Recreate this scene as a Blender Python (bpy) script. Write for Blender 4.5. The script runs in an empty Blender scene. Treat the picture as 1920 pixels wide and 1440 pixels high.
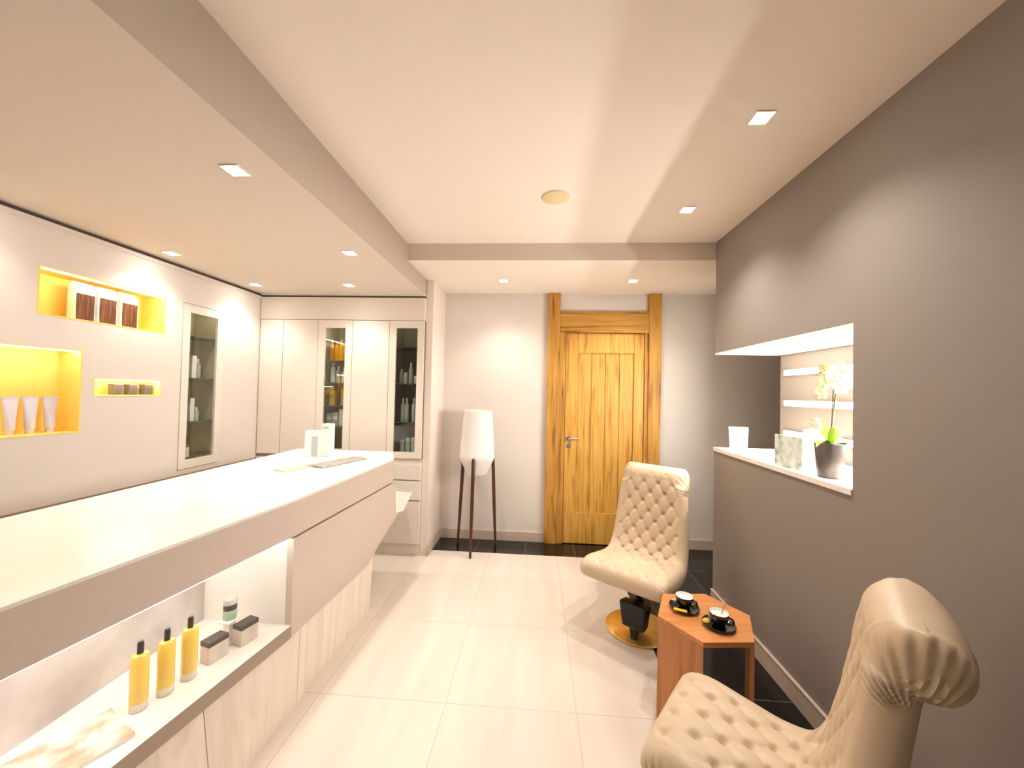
import bpy, bmesh, math, random
from mathutils import Vector, Matrix

random.seed(7)
PI = math.pi
scene = bpy.context.scene
COL = scene.collection

# ------------------------------------------------------------------ camera
F_PX, YAW, PITCH, ROLL, CAM_H = 710.7, .0655, .0214, .0227, 1.44
def cam_dir(xc, fw, up):
    c, s = math.cos(PITCH), math.sin(PITCH)
    yc, z = c*fw - s*up, s*fw + c*up
    c, s = math.cos(YAW), math.sin(YAW)
    return Vector((c*xc - s*yc, s*xc + c*yc, z))
cr, sr = math.cos(ROLL), math.sin(ROLL)
ax_r, ax_u, ax_f = cam_dir(cr, 0, sr), cam_dir(-sr, 0, cr), cam_dir(0, 1, 0)
cam_data = bpy.data.cameras.new('camera')
cam = bpy.data.objects.new('camera', cam_data)
COL.objects.link(cam)
m = Matrix.Identity(4)
for i, a in enumerate((ax_r, ax_u, -ax_f)):
    for j in range(3):
        m[j][i] = a[j]
m.translation = Vector((0, 0, CAM_H))
cam.matrix_world = m
cam_data.sensor_fit = 'HORIZONTAL'
cam_data.sensor_width = 36
cam_data.lens = 36*F_PX/1920
cam_data.clip_start = .02
scene.camera = cam

# ------------------------------------------------------------------ world, exposure
world = bpy.data.worlds.new('world')
scene.world = world
world.use_nodes = True
world.node_tree.nodes['Background'].inputs[0].default_value = (1, .9, .8, 1)
world.node_tree.nodes['Background'].inputs[1].default_value = .0
vs = scene.view_settings
vs.view_transform = 'Standard'
vs.look = 'None'
vs.gamma = 1
vs.use_curve_mapping = False
vs.exposure = 0.40
SPOT_W = 50.0           # one ceiling downlight
WARM = (1.0, .95, .885)
NEUTRAL = (1.0, .93, .84)

# ------------------------------------------------------------------ materials
def lin(c):
    return tuple(((v/255)/12.92 if v/255 <= .04045 else ((v/255+.055)/1.055)**2.4) for v in c) + (1,)

def mat(name, col, rough=.5, metal=0, spec=.5, noise=0, nscale=(4, 4, 4), bump=0, bscale=60, trans=0, ior=1.45, coat=0):
    m = bpy.data.materials.new(name)
    m.use_nodes = True
    nt = m.node_tree
    b = nt.nodes['Principled BSDF']
    b.inputs['Base Color'].default_value = lin(col)
    b.inputs['Roughness'].default_value = rough
    b.inputs['Metallic'].default_value = metal
    b.inputs['Specular IOR Level'].default_value = spec
    b.inputs['Transmission Weight'].default_value = trans
    b.inputs['IOR'].default_value = ior
    b.inputs['Coat Weight'].default_value = coat
    if noise or bump:
        tc = nt.nodes.new('ShaderNodeTexCoord')
        mp = nt.nodes.new('ShaderNodeMapping')
        mp.inputs['Scale'].default_value = nscale
        nt.links.new(tc.outputs['Object'], mp.inputs[0])
    if noise:
        n = nt.nodes.new('ShaderNodeTexNoise')
        n.inputs['Scale'].default_value = 1
        n.inputs['Detail'].default_value = 5
        nt.links.new(mp.outputs[0], n.inputs['Vector'])
        r = nt.nodes.new('ShaderNodeValToRGB')
        lo = tuple(max(0, v*(1-noise)) for v in col)
        hi = tuple(min(255, v*(1+noise)) for v in col)
        r.color_ramp.elements[0].position = .3
        r.color_ramp.elements[1].position = .7
        r.color_ramp.elements[0].color = lin(lo)
        r.color_ramp.elements[1].color = lin(hi)
        nt.links.new(n.outputs['Fac'], r.inputs[0])
        nt.links.new(r.outputs[0], b.inputs['Base Color'])
    if bump:
        n2 = nt.nodes.new('ShaderNodeTexNoise')
        n2.inputs['Scale'].default_value = bscale
        n2.inputs['Detail'].default_value = 3
        nt.links.new(tc.outputs['Object'], n2.inputs['Vector'])
        bp = nt.nodes.new('ShaderNodeBump')
        bp.inputs['Strength'].default_value = bump
        bp.inputs['Distance'].default_value = .002
        nt.links.new(n2.outputs['Fac'], bp.inputs['Height'])
        nt.links.new(bp.outputs[0], b.inputs['Normal'])
    return m

def emit(name, col, strength):
    m = bpy.data.materials.new(name)
    m.use_nodes = True
    b = m.node_tree.nodes['Principled BSDF']
    b.inputs['Base Color'].default_value = (.8, .8, .8, 1)
    b.inputs['Emission Color'].default_value = (*col, 1)
    b.inputs['Emission Strength'].default_value = strength
    return m

def wood(name, c1, c2, c3, scale=(26, 26, 1.6), rough=.5, p=(.3, .55, .8), coat=0):
    m = bpy.data.materials.new(name)
    m.use_nodes = True
    nt = m.node_tree
    b = nt.nodes['Principled BSDF']
    tc = nt.nodes.new('ShaderNodeTexCoord')
    mp = nt.nodes.new('ShaderNodeMapping')
    mp.inputs['Scale'].default_value = scale
    nt.links.new(tc.outputs['Object'], mp.inputs[0])
    n = nt.nodes.new('ShaderNodeTexNoise')
    n.inputs['Scale'].default_value = 1
    n.inputs['Detail'].default_value = 7
    n.inputs['Distortion'].default_value = .8
    nt.links.new(mp.outputs[0], n.inputs['Vector'])
    r = nt.nodes.new('ShaderNodeValToRGB')
    r.color_ramp.elements[0].position = p[0]
    r.color_ramp.elements[0].color = lin(c3)
    r.color_ramp.elements[1].position = p[2]
    r.color_ramp.elements[1].color = lin(c1)
    e = r.color_ramp.elements.new(p[1])
    e.color = lin(c2)
    nt.links.new(n.outputs['Fac'], r.inputs[0])
    nt.links.new(r.outputs[0], b.inputs['Base Color'])
    b.inputs['Roughness'].default_value = rough
    b.inputs['Coat Weight'].default_value = coat
    bp = nt.nodes.new('ShaderNodeBump')
    bp.inputs['Strength'].default_value = .25
    bp.inputs['Distance'].default_value = .002
    nt.links.new(n.outputs['Fac'], bp.inputs['Height'])
    nt.links.new(bp.outputs[0], b.inputs['Normal'])
    return m

def tile(name, c1, c2, mortar, size, rough, off, streak=(7, 1.0, 1), msize=.004):
    """square floor tiles in metres with a faint streaked figure"""
    m = bpy.data.materials.new(name)
    m.use_nodes = True
    nt = m.node_tree
    b = nt.nodes['Principled BSDF']
    tc = nt.nodes.new('ShaderNodeTexCoord')
    mp = nt.nodes.new('ShaderNodeMapping')
    mp.inputs['Location'].default_value = (-off[0], -off[1], 0)
    nt.links.new(tc.outputs['Object'], mp.inputs[0])
    br = nt.nodes.new('ShaderNodeTexBrick')
    br.offset = 0
    br.squash = 1
    br.inputs['Scale'].default_value = 1
    br.inputs['Brick Width'].default_value = size
    br.inputs['Row Height'].default_value = size
    br.inputs['Mortar Size'].default_value = msize
    br.inputs['Mortar Smooth'].default_value = .3
    br.inputs['Color1'].default_value = (.25, .25, .25, 1)
    br.inputs['Color2'].default_value = (.75, .75, .75, 1)
    br.inputs['Mortar'].default_value = (.5, .5, .5, 1)
    nt.links.new(mp.outputs[0], br.inputs['Vector'])
    mp2 = nt.nodes.new('ShaderNodeMapping')
    mp2.inputs['Scale'].default_value = streak
    nt.links.new(tc.outputs['Object'], mp2.inputs[0])
    n = nt.nodes.new('ShaderNodeTexNoise')
    n.inputs['Scale'].default_value = 1
    n.inputs['Detail'].default_value = 4
    n.inputs['Distortion'].default_value = .5
    nt.links.new(mp2.outputs[0], n.inputs['Vector'])
    add = nt.nodes.new('ShaderNodeMath')
    add.operation = 'MULTIPLY_ADD'
    add.inputs[1].default_value = .35
    sep = nt.nodes.new('ShaderNodeSeparateColor')
    nt.links.new(br.outputs['Color'], sep.inputs[0])
    nt.links.new(sep.outputs[0], add.inputs[0])
    mul = nt.nodes.new('ShaderNodeMath')
    mul.operation = 'MULTIPLY'
    mul.inputs[1].default_value = .65
    nt.links.new(n.outputs['Fac'], mul.inputs[0])
    nt.links.new(mul.outputs[0], add.inputs[2])
    r = nt.nodes.new('ShaderNodeValToRGB')
    r.color_ramp.elements[0].position = .3
    r.color_ramp.elements[1].position = .7
    r.color_ramp.elements[0].color = lin(c1)
    r.color_ramp.elements[1].color = lin(c2)
    nt.links.new(add.outputs[0], r.inputs[0])
    mx = nt.nodes.new('ShaderNodeMix')
    mx.data_type = 'RGBA'
    nt.links.new(br.outputs['Fac'], mx.inputs[0])
    nt.links.new(r.outputs[0], mx.inputs[6])
    mx.inputs[7].default_value = lin(mortar)
    nt.links.new(mx.outputs[2], b.inputs['Base Color'])
    b.inputs['Roughness'].default_value = rough
    return m

def artwork(name, base, cols, scale=9, rough=.4):
    """printed sheet: soft blotches of several inks"""
    m = bpy.data.materials.new(name)
    m.use_nodes = True
    nt = m.node_tree
    b = nt.nodes['Principled BSDF']
    tc = nt.nodes.new('ShaderNodeTexCoord')
    n = nt.nodes.new('ShaderNodeTexNoise')
    n.inputs['Scale'].default_value = scale
    n.inputs['Detail'].default_value = 3
    n.inputs['Distortion'].default_value = .35
    nt.links.new(tc.outputs['Object'], n.inputs['Vector'])
    r = nt.nodes.new('ShaderNodeValToRGB')
    r.color_ramp.elements[0].position = .3
    r.color_ramp.elements[0].color = lin(base)
    r.color_ramp.elements[1].position = .72
    r.color_ramp.elements[1].color = lin(cols[-1])
    for i, c in enumerate(cols[:-1]):
        e = r.color_ramp.elements.new(.42 + .22*i/max(1, len(cols)-1))
        e.color = lin(c)
    nt.links.new(n.outputs['Fac'], r.inputs[0])
    nt.links.new(r.outputs[0], b.inputs['Base Color'])
    b.inputs['Roughness'].default_value = rough
    return m

M = {
    'ceiling': mat('ceiling_paint', (252, 241, 230), .9, spec=.1),
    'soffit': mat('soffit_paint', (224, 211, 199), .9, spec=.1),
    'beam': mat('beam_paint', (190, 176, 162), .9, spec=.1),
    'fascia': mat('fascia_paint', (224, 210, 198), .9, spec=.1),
    'wall_left': mat('left_wall_lacquer', (226, 216, 207), .55, spec=.3),
    'wall_back': mat('back_wall_paint', (226, 217, 208), .9, spec=.1),
    'wall_right': mat('taupe_wall_paint', (152, 142, 134), .9, spec=.1),
    'column': mat('column_paint', (236, 222, 211), .8, spec=.2),
    'cabinet': mat('cream_cabinet_lacquer', (232, 222, 210), .45, spec=.35),
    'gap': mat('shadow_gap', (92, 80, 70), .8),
    'brown_line': mat('brown_line_paint', (150, 128, 108), .6),
    'skirting': mat('skirting_tile', (205, 186, 170), .5),
    'white': mat('white_lacquer', (246, 240, 232), .35),
    'stone': mat('white_worktop', (244, 238, 230), .22, noise=.02, nscale=(5, 2, 5)),
    'beige': mat('greige_lacquer', (208, 192, 180), .5, noise=.012, nscale=(80, 80, 80)),
    'strip': mat('taupe_edge', (168, 150, 134), .5),
    'paleoak': wood('pale_oak', (248, 236, 222), (242, 228, 213), (232, 214, 197), (22, 22, 1.2), .5),
    'niche_back': mat('pale_stone_panel', (206, 198, 193), .6, noise=.08, nscale=(5, 5, 5)),
    'yellow': mat('yellow_paint', (254, 218, 116), .6),
    'yellow_pale': mat('pale_yellow_paint', (253, 236, 140), .6),
    'door': wood('rustic_oak', (224, 176, 88), (208, 154, 64), (158, 104, 38), (34, 34, 2.0), .5, (.28, .45, .68)),
    'frame': wood('rustic_beam_oak', (208, 156, 68), (186, 132, 50), (124, 78, 30), (30, 30, 2.0), .6, (.3, .47, .7)),
    'frame_header': wood('rustic_header_oak', (208, 156, 68), (186, 132, 50), (124, 78, 30), (2.0, 30, 30), .6, (.3, .47, .7)),
    'chrome': mat('brushed_steel', (200, 196, 200), .3, 1),
    'brass': mat('brass', (232, 190, 108), .42, 1, noise=.05, nscale=(20, 20, 20)),
    'black': mat('black_metal', (18, 18, 20), .35),
    'leather': mat('cream_leather', (214, 191, 161), .42, bump=.25, bscale=220, noise=.02, nscale=(6, 6, 6)),
    'button': mat('leather_button', (182, 156, 124), .45),
    'veneer': wood('orange_walnut_veneer', (204, 138, 80), (190, 122, 66), (160, 96, 50), (24, 24, 2.2), .4, (.25, .5, .75)),
    'veneer_top': wood('orange_walnut_top', (212, 146, 88), (202, 134, 76), (182, 114, 60), (3, 26, 26), .35, (.25, .5, .75)),
    'cup': mat('black_glaze', (14, 14, 18), .12, coat=.4),
    'milk': mat('white_glaze', (244, 240, 234), .25),
    'sachet': mat('yellow_sachet', (236, 204, 40), .4),
    'biscuit': mat('golden_biscuit', (226, 176, 70), .7),
    'shade': mat('white_lamp_shade', (244, 240, 236), .6, trans=0),
    'legwood': wood('dark_cherry', (112, 58, 34), (92, 46, 28), (70, 34, 22), (30, 30, 3), .4),
    'olive': mat('smoked_interior', (196, 184, 146), .6),
    'dark': mat('dark_interior', (140, 128, 102), .6),
    'glass': mat('clear_glass', (235, 240, 235), .03, trans=1, ior=1.45),
    'shelfglass': mat('green_edge_glass', (70, 84, 66), .1),
    'amber': mat('amber_plastic', (226, 160, 30), .3),
    'whiteplastic': mat('white_plastic', (240, 238, 232), .35),
    'greyplastic': mat('grey_plastic', (186, 190, 184), .4),
    'mint': mat('pale_green_plastic', (196, 214, 196), .35),
    'darkplastic': mat('dark_brown_plastic', (62, 54, 48), .35),
    'brownprint': wood('brown_hair_print', (150, 100, 62), (104, 62, 38), (48, 26, 18), (20, 120, 9), .4),
    'tube': mat('lilac_white_tube', (212, 206, 216), .35),
    'taupejar': mat('taupe_jar', (104, 90, 86), .4),
    'oil': mat('golden_oil', (238, 202, 96), .12, spec=.6, coat=.5),
    'clear': mat('clear_plastic', (250, 240, 222), .15, trans=.4),
    'boxbeige': mat('beige_carton', (214, 200, 184), .6, noise=.04, nscale=(30, 30, 12)),
    'boxdark': mat('dark_lid', (84, 76, 68), .4),
    'greenlabel': mat('green_label', (176, 204, 178), .5),
    'mag': artwork('peach_photo_print', (226, 150, 118), [(236, 186, 158), (246, 224, 210), (250, 244, 240)], 11),
    'paper': mat('white_paper', (246, 242, 236), .6),
    'greypaper': mat('grey_print', (156, 148, 140), .5, noise=.1, nscale=(30, 30, 30)),
    'beigepaper': mat('beige_print', (214, 192, 166), .5, noise=.05, nscale=(30, 30, 30)),
    'greenpage': artwork('green_photo_print', (150, 172, 148), [(188, 206, 190), (220, 230, 220), (240, 244, 238)], 26),
    'pot': mat('grey_glaze', (112, 108, 106), .25, .45, noise=.2, nscale=(9, 9, 5)),
    'soil': mat('dark_bark', (38, 30, 24), .9, bump=.8, bscale=40),
    'leaf': mat('fresh_green_leaf', (150, 190, 50), .4),
    'stem': mat('green_brown_stem', (106, 104, 58), .5),
    'petal': mat('white_petal', (250, 246, 236), .5),
    'petal_yellow': mat('cream_yellow_petal', (244, 226, 170), .5),
    'speaker': mat('ceiling_plate', (244, 220, 178), .8),
    'stake': mat('dark_stake', (60, 60, 40), .6),
}
M['floor_white'] = tile('cream_floor_tile', (216, 203, 189), (232, 222, 210), (202, 188, 173), .6, .32, (-.39, 1.757), msize=.0025)
M['floor_black'] = tile('black_floor_tile', (16, 16, 15), (26, 26, 24), (110, 106, 100), .45, .12, (-.075, 3.713), (9, 9, 1), .002)
gm = bpy.data.materials.new('clear_pane')
gm.use_nodes = True
gn = gm.node_tree
gn.nodes.remove(gn.nodes['Principled BSDF'])
gt_, gg, gx = gn.nodes.new('ShaderNodeBsdfTransparent'), gn.nodes.new('ShaderNodeBsdfGlossy'), gn.nodes.new('ShaderNodeMixShader')
gt_.inputs[0].default_value = (.95, .97, .95, 1)
gg.inputs['Roughness'].default_value = .03
gx.inputs[0].default_value = .06
gn.links.new(gt_.outputs[0], gx.inputs[1]); gn.links.new(gg.outputs[0], gx.inputs[2])
gn.links.new(gx.outputs[0], gn.nodes['Material Output'].inputs[0])
M['glass'] = gm
M['lamp_glow'] = emit('downlight_glow', (1, .97, .92), 40)
M['led_glow'] = emit('led_strip_glow', (1, .945, .875), 110)
M['led_counter'] = emit('counter_led_glow', (1, .97, .92), 12)
M['cabinet_fill'] = emit('cabinet_fill_glow', (1, .97, .90), 9)  # added glow that lifts the dark cupboard interiors
M['led_yellow'] = emit('niche_led_glow', (1, .96, .88), 24)

# ------------------------------------------------------------------ mesh helpers
def obj(name, verts, faces, material, parent=None, smooth=False, bevel=0, seg=2, auto=None):
    me = bpy.data.meshes.new(name)
    me.from_pydata([tuple(v) for v in verts], [], faces)
    me.update()
    bm = bmesh.new()
    bm.from_mesh(me)
    bmesh.ops.recalc_face_normals(bm, faces=bm.faces)
    if bevel:
        es = [e for e in bm.edges if len(e.link_faces) == 2 and e.calc_face_angle(0) > .5]
        bmesh.ops.bevel(bm, geom=es, offset=bevel, segments=seg, affect='EDGES', profile=.6, clamp_overlap=True)
    if smooth:
        for f in bm.faces:
            f.smooth = True
        for e in bm.edges:
            if len(e.link_faces) == 2 and e.calc_face_angle(0) > (auto or .7):
                e.smooth = False
    bm.to_mesh(me)
    bm.free()
    mats = material if isinstance(material, (list, tuple)) else [material]
    for mm in mats:
        me.materials.append(mm)
    o = bpy.data.objects.new(name, me)
    COL.objects.link(o)
    if parent:
        o.parent = parent
    return o

class MB:
    """collects shapes that belong to one mesh"""
    def __init__(self):
        self.v, self.f = [], []
    def add(self, v, f):
        n = len(self.v)
        self.v += [tuple(p) for p in v]
        self.f += [tuple(i+n for i in q) for q in f]
        return self
    def box(self, a, b):
        (x0, y0, z0), (x1, y1, z1) = a, b
        return self.add([(x0,y0,z0),(x1,y0,z0),(x1,y1,z0),(x0,y1,z0),(x0,y0,z1),(x1,y0,z1),(x1,y1,z1),(x0,y1,z1)],
                        [(0,3,2,1),(4,5,6,7),(0,1,5,4),(1,2,6,5),(2,3,7,6),(3,0,4,7)])
    def prism(self, poly, z0, z1):
        n = len(poly)
        v = [(x, y, z0) for x, y in poly] + [(x, y, z1) for x, y in poly]
        f = [tuple(range(n-1, -1, -1)), tuple(range(n, 2*n))] + [(i, (i+1) % n, n+(i+1) % n, n+i) for i in range(n)]
        return self.add(v, f)
    def hexa(self, p):      # 8 corners: bottom loop then top loop
        return self.add(p, [(0,3,2,1),(4,5,6,7),(0,1,5,4),(1,2,6,5),(2,3,7,6),(3,0,4,7)])
    def lathe(self, prof, seg=32, c=(0, 0, 0), close=True):
        """prof: (r, z); r = 0 ends are closed with a fan"""
        v, rings = [], []
        for r, z in prof:
            if r < 1e-6:
                rings.append([len(v)]); v.append((c[0], c[1], c[2]+z))
            else:
                rings.append(list(range(len(v), len(v)+seg)))
                v += [(c[0]+r*math.cos(2*PI*k/seg), c[1]+r*math.sin(2*PI*k/seg), c[2]+z) for k in range(seg)]
        f = []
        for a, b in zip(rings, rings[1:]):
            for k in range(seg):
                k2 = (k+1) % seg
                if len(a) == 1 and len(b) == 1: continue
                if len(a) == 1: f.append((a[0], b[k], b[k2]))
                elif len(b) == 1: f.append((a[k], a[k2], b[0]))
                else: f.append((a[k], a[k2], b[k2], b[k]))
        return self.add(v, f)
    def tube(self, pts, rad, seg=10):
        pts = [Vector(p) for p in pts]
        rr = rad if isinstance(rad, (list, tuple)) else [rad]*len(pts)
        v, f = [], []
        up = Vector((0, 0, 1))
        for i, p in enumerate(pts):
            t = (pts[min(i+1, len(pts)-1)] - pts[max(i-1, 0)]).normalized()
            ref = up if abs(t.dot(up)) < .95 else Vector((1, 0, 0))
            a = t.cross(ref).normalized(); b = t.cross(a)
            for k in range(seg):
                q = 2*PI*k/seg
                v.append(p + (a*math.cos(q) + b*math.sin(q))*rr[i])
        n = len(pts)
        for i in range(n-1):
            for k in range(seg):
                k2 = (k+1) % seg
                f.append((i*seg+k, i*seg+k2, (i+1)*seg+k2, (i+1)*seg+k))
        f.append(tuple(range(seg-1, -1, -1)))
        f.append(tuple(range((n-1)*seg, n*seg)))
        return self.add(v, f)
    def build(self, name, material, parent=None, **k):
        return obj(name, self.v, self.f, material, parent, **k)

def tag(o, label=None, cat=None, group=None, kind=None):
    if label: o['label'] = label
    if cat: o['category'] = cat
    if group: o['group'] = group
    if kind: o['kind'] = kind
    return o
def struct(o):
    o['kind'] = 'structure'
    return o
def empty(name, loc, rz, label, cat, group=None, kind=None):
    o = bpy.data.objects.new(name, None)
    COL.objects.link(o)
    o.empty_display_size = .05
    o.location = loc
    o.rotation_euler = (0, 0, rz)
    return tag(o, label, cat, group, kind)
def copy_tree(o, parent=None):
    c = o.copy()
    COL.objects.link(c)
    if parent:
        c.parent = parent
    for ch in list(o.children):
        copy_tree(ch, c)
    return c

def slab_with_holes(axis, front, back, us, zs, holes, name, material):
    """wall slab normal to `axis`; us, zs: extents; holes: (u0,u1,z0,z1) cut right through"""
    U = sorted(set([us[0], us[1]] + [h[0] for h in holes] + [h[1] for h in holes]))
    Z = sorted(set([zs[0], zs[1]] + [h[2] for h in holes] + [h[3] for h in holes]))
    U = [u for u in U if us[0] <= u <= us[1]]
    Z = [z for z in Z if zs[0] <= z <= zs[1]]
    def solid(i, j):
        if not (0 <= i < len(U)-1 and 0 <= j < len(Z)-1): return False
        cu, cz = (U[i]+U[i+1])/2, (Z[j]+Z[j+1])/2
        return not any(h[0] < cu < h[1] and h[2] < cz < h[3] for h in holes)
    idx, v, f = {}, [], []
    def vert(i, j, d):
        k = (i, j, d)
        if k not in idx:
            idx[k] = len(v)
            a = front if d == 0 else back
            v.append((a, U[i], Z[j]) if axis == 'x' else (U[i], a, Z[j]))
        return idx[k]
    for i in range(len(U)-1):
        for j in range(len(Z)-1):
            if not solid(i, j): continue
            c = [(i, j), (i+1, j), (i+1, j+1), (i, j+1)]
            f.append(tuple(vert(*p, 0) for p in c))
            f.append(tuple(vert(*p, 1) for p in reversed(c)))
            for (di, dj), (p, q) in (((0,-1),(c[0],c[1])), ((1,0),(c[1],c[2])), ((0,1),(c[2],c[3])), ((-1,0),(c[3],c[0]))):
                if not solid(i+di, j+dj):
                    f.append((vert(*p, 0), vert(*p, 1), vert(*q, 1), vert(*q, 0)))
    return struct(obj(name, v, f, material))

# ------------------------------------------------------------------ room constants
XR, YE, YB = 1.2555, 2.7677, 3.713          # right wall face, its far end, back wall
XB, ZC, ZS, ZB = -.989, 2.539, 2.2745, 2.4115   # beam face, ceiling heights: main, left soffit, back
XL, YC, XCOL = -2.493, 3.238, -.925         # left wall, cabinet front, column face
Y0 = -2.3                                   # wall behind the camera
XFAR = 3.0

# floor: cream tiles with a black border along the right and back walls
XK, YK = .69, 3.40
mb = MB()
fl = [((-2.8, Y0, -.1), (XK, YK, 0)), ((XK, Y0, -.1), (XFAR, YK, 0)), ((-2.8, YK, -.1), (XFAR, YB+.1, 0))]
for a, b in fl: mb.box(a, b)
floor = struct(mb.build('floor', [M['floor_white'], M['floor_black']]))
for p in floor.data.polygons:
    c = p.center
    p.material_index = 1 if (c.x > XK+1e-4 or c.y > YK+1e-4) else 0

struct(MB().box((XB, Y0, ZC), (XFAR, YE+.06, ZC+.12)).build('ceiling', M['ceiling']))
struct(MB().box((XB, YE, ZB), (XFAR, YB+.1, ZC)).build('ceiling_back', [M['ceiling'], M['fascia']]))
bk = bpy.data.objects['ceiling_back']
for p in bk.data.polygons:
    p.material_index = 1 if p.normal.y < -.5 else 0
cl = MB().box((-2.8, Y0, ZS), (XB, YC+.5, ZC+.12)).build('ceiling_left', [M['soffit'], M['beam']])
struct(cl)
for p in cl.data.polygons:
    p.material_index = 1 if p.normal.x > .5 else 0

# left wall with its niches and its glazed cupboard opening
UP = (1.72, 2.374, 1.776, 2.026)
BIG = (1.20, 1.922, 1.166, 1.618)
SML = (1.978, 2.364, 1.361, 1.467)
CABL = (2.499, 2.846, .838, 2.022)
slab_with_holes('x', XL, XL-.28, (Y0, YC+.4), (0, ZS-.022), [UP, BIG, SML, CABL], 'wall_left', M['wall_left'])
struct(MB().box((XL-.25, Y0, ZS-.022), (XL-.012, YC, ZS)).build('trim_1', M['gap']))
struct(MB().box((XL-.02, Y0, ZS-.045), (XL+.006, YC, ZS-.022)).build('trim_2', M['wall_left']))
struct(MB().box((XL-.01, Y0, .772), (XL+.010, YC-.002, .806)).build('trim_6', M['brown_line']))  # thin dark brown strip run along the left wall
# back wall with a doorway
slab_with_holes('y', YB, YB+.1, (XCOL-.1, XFAR), (0, ZB), [(.20, 1.06, 0, 2.24)], 'wall_back', M['wall_back'])
struct(MB().box((XCOL-.06, 3.274, 0), (XCOL, YB, ZB)).build('wall_column', M['column']))
struct(MB().box((XFAR, Y0, 0), (XFAR+.1, YB+.1, ZC)).build('wall_far_right', M['wall_back']))
struct(MB().box((-2.8, Y0-.1, 0), (XFAR, Y0, ZC)).build('wall_front', M['wall_right']))
# right wall: thick, its far end opens into a display niche
ZN0, ZN1, YN, XN = 1.06, 1.75, 1.594, 1.70
mb = MB()
mb.box((XR, Y0, 0), (XN+.08, YN, ZC))
mb.box((XR, YN, 0), (XN+.08, YE, ZN0))
mb.box((XR, YN, ZN1), (XN+.08, YE, ZC))
mb.box((XN, YN, ZN0), (XN+.08, YE, ZN1))
struct(mb.build('wall_right', M['wall_right']))
# skirting
struct(MB().box((XR-.014, Y0, 0), (XR, YE, .095)).box((XR-.016, Y0, .095), (XR, YE, .101)).build('baseboard_right', [M['skirting']]))
struct(MB().box((XCOL, YB-.014, 0), (.098, YB, .088)).box((1.182, YB-.014, 0), (XFAR, YB, .088)).build('baseboard_back', M['skirting']))
struct(MB().box((XCOL, 3.27, 0), (XCOL+.012, YB-.014, .088)).build('baseboard_column', M['skirting']))

# ------------------------------------------------------------------ door
dr = empty('door_1', (0, YB, 0), 0, 'rustic golden oak door in a heavy timber frame on the back wall', 'door', kind='structure')
for x0, x1 in ((.098, .214), (1.056, 1.172)):
    MB().box((x0, -.045, 0), (x1, .02, ZB-.001)).build('frame_post', M['frame'], dr, bevel=.006)
MB().box((.214, -.04, 2.03), (1.056, .02, 2.232)).build('frame_header', M['frame_header'], dr, bevel=.005)
mb = MB()
mb.box((.214, -.03, 0), (.272, .04, 2.03)); mb.box((1.022, -.03, 0), (1.056, .04, 2.03))
mb.build('door_jamb', M['frame'], dr, bevel=.003)
mb = MB()
mb.box((.276, -.018, .006), (.392, .03, 2.026)); mb.box((.925, -.018, .006), (1.018, .03, 2.026))
mb.box((.392, -.018, 1.835), (.925, .03, 2.026)); mb.box((.392, -.018, .006), (.925, .03, .30))
leaf = mb.build('door_leaf', M['door'], dr, bevel=.004)
mb = MB()
w = (.925-.392)/4
for i in range(4):
    mb.box((.392+i*w+.0015, -.004, .30), (.392+(i+1)*w-.0015, .02, 1.835))
mb.build('door_panel', M['door'], leaf, bevel=.003)
mb = MB()
mb.lathe([(0, 0), (.024, 0), (.024, .006), (.009, .007), (.009, .038), (0, .038)], 20)
h = mb.build('door_handle', M['chrome'], leaf, smooth=True)
h.rotation_euler = (PI/2, 0, 0); h.location = (.318, -.018, 1.004)
g = MB().tube([(0, 0, .034), (.02, .001, .036), (.10, 0, .036)], [.009, .009, .008], 10).build('handle_lever', M['chrome'], h, smooth=True)
k = MB().lathe([(0, 0), (.022, 0), (.022, .006), (.006, .007), (0, .005)], 20).build('lock_rosette', M['chrome'], leaf, smooth=True)
k.rotation_euler = (PI/2, 0, 0); k.location = (.318, -.018, .935)

# ------------------------------------------------------------------ downlights
def spot_light(name, loc, energy, size=1.9, blend=.6, color=WARM, parent=None, rad=.03):
    d = bpy.data.lights.new(name, 'SPOT')
    d.energy = energy; d.spot_size = size; d.spot_blend = blend; d.color = color; d.shadow_soft_size = rad
    o = bpy.data.objects.new(name, d)
    COL.objects.link(o)
    o.location = loc
    if parent: o.parent = parent
    return o
def downlight(x, y, z, label, group, e=1.0, size=2.1, blend=1.0):
    t = empty('downlight', (x, y, z), 0, label, 'ceiling light', group)
    s, q = .036, .033
    mb = MB()
    for a, b in (((-s,-s,-.006),(s,-q,0)), ((-s,q,-.006),(s,s,0)), ((-s,-q,-.006),(-q,q,0)), ((q,-q,-.006),(s,q,0))):
        mb.box(a, b)
    mb.build('frame', M['white'], t)
    MB().box((-q, -q, -.003), (q, q, 0)).build('lens', M['lamp_glow'], t)
    spot_light('downlight_lamp', (0, 0, -.02), SPOT_W*e, size, blend, WARM, t)
    return t
GM, GL, GB = 'downlights in the main ceiling', 'downlights in the lowered left ceiling', 'downlights above the oak door'
downlight(.855, 1.519, ZC, 'nearest downlight in the main ceiling beside the taupe wall', GM, .7)
downlight(.861, 2.267, ZC, 'downlight in the main ceiling farther down the taupe wall, nearer the door', GM, .8)
downlight(.855, .60, ZC, 'added fill downlight in the main ceiling, out of view beside the taupe wall', GM, .06)  # unseen lamp carrying the row on, added as fill
downlight(-.15, -.6, ZC, 'added main ceiling fill downlight behind the photographer, in the middle of the room', GM, .12)  # out-of-view fill lamp, added behind the camera
downlight(-1.18, 1.372, ZS, 'nearest downlight in the lowered left ceiling, over the front of the counter', GL, .4)
downlight(-2.332, 2.24, ZS, 'downlight close to the left wall above the brown packets niche', GL, .38)
downlight(-1.164, 2.236, ZS, 'downlight over the far end of the counter beside the beam', GL, .8)
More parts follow.
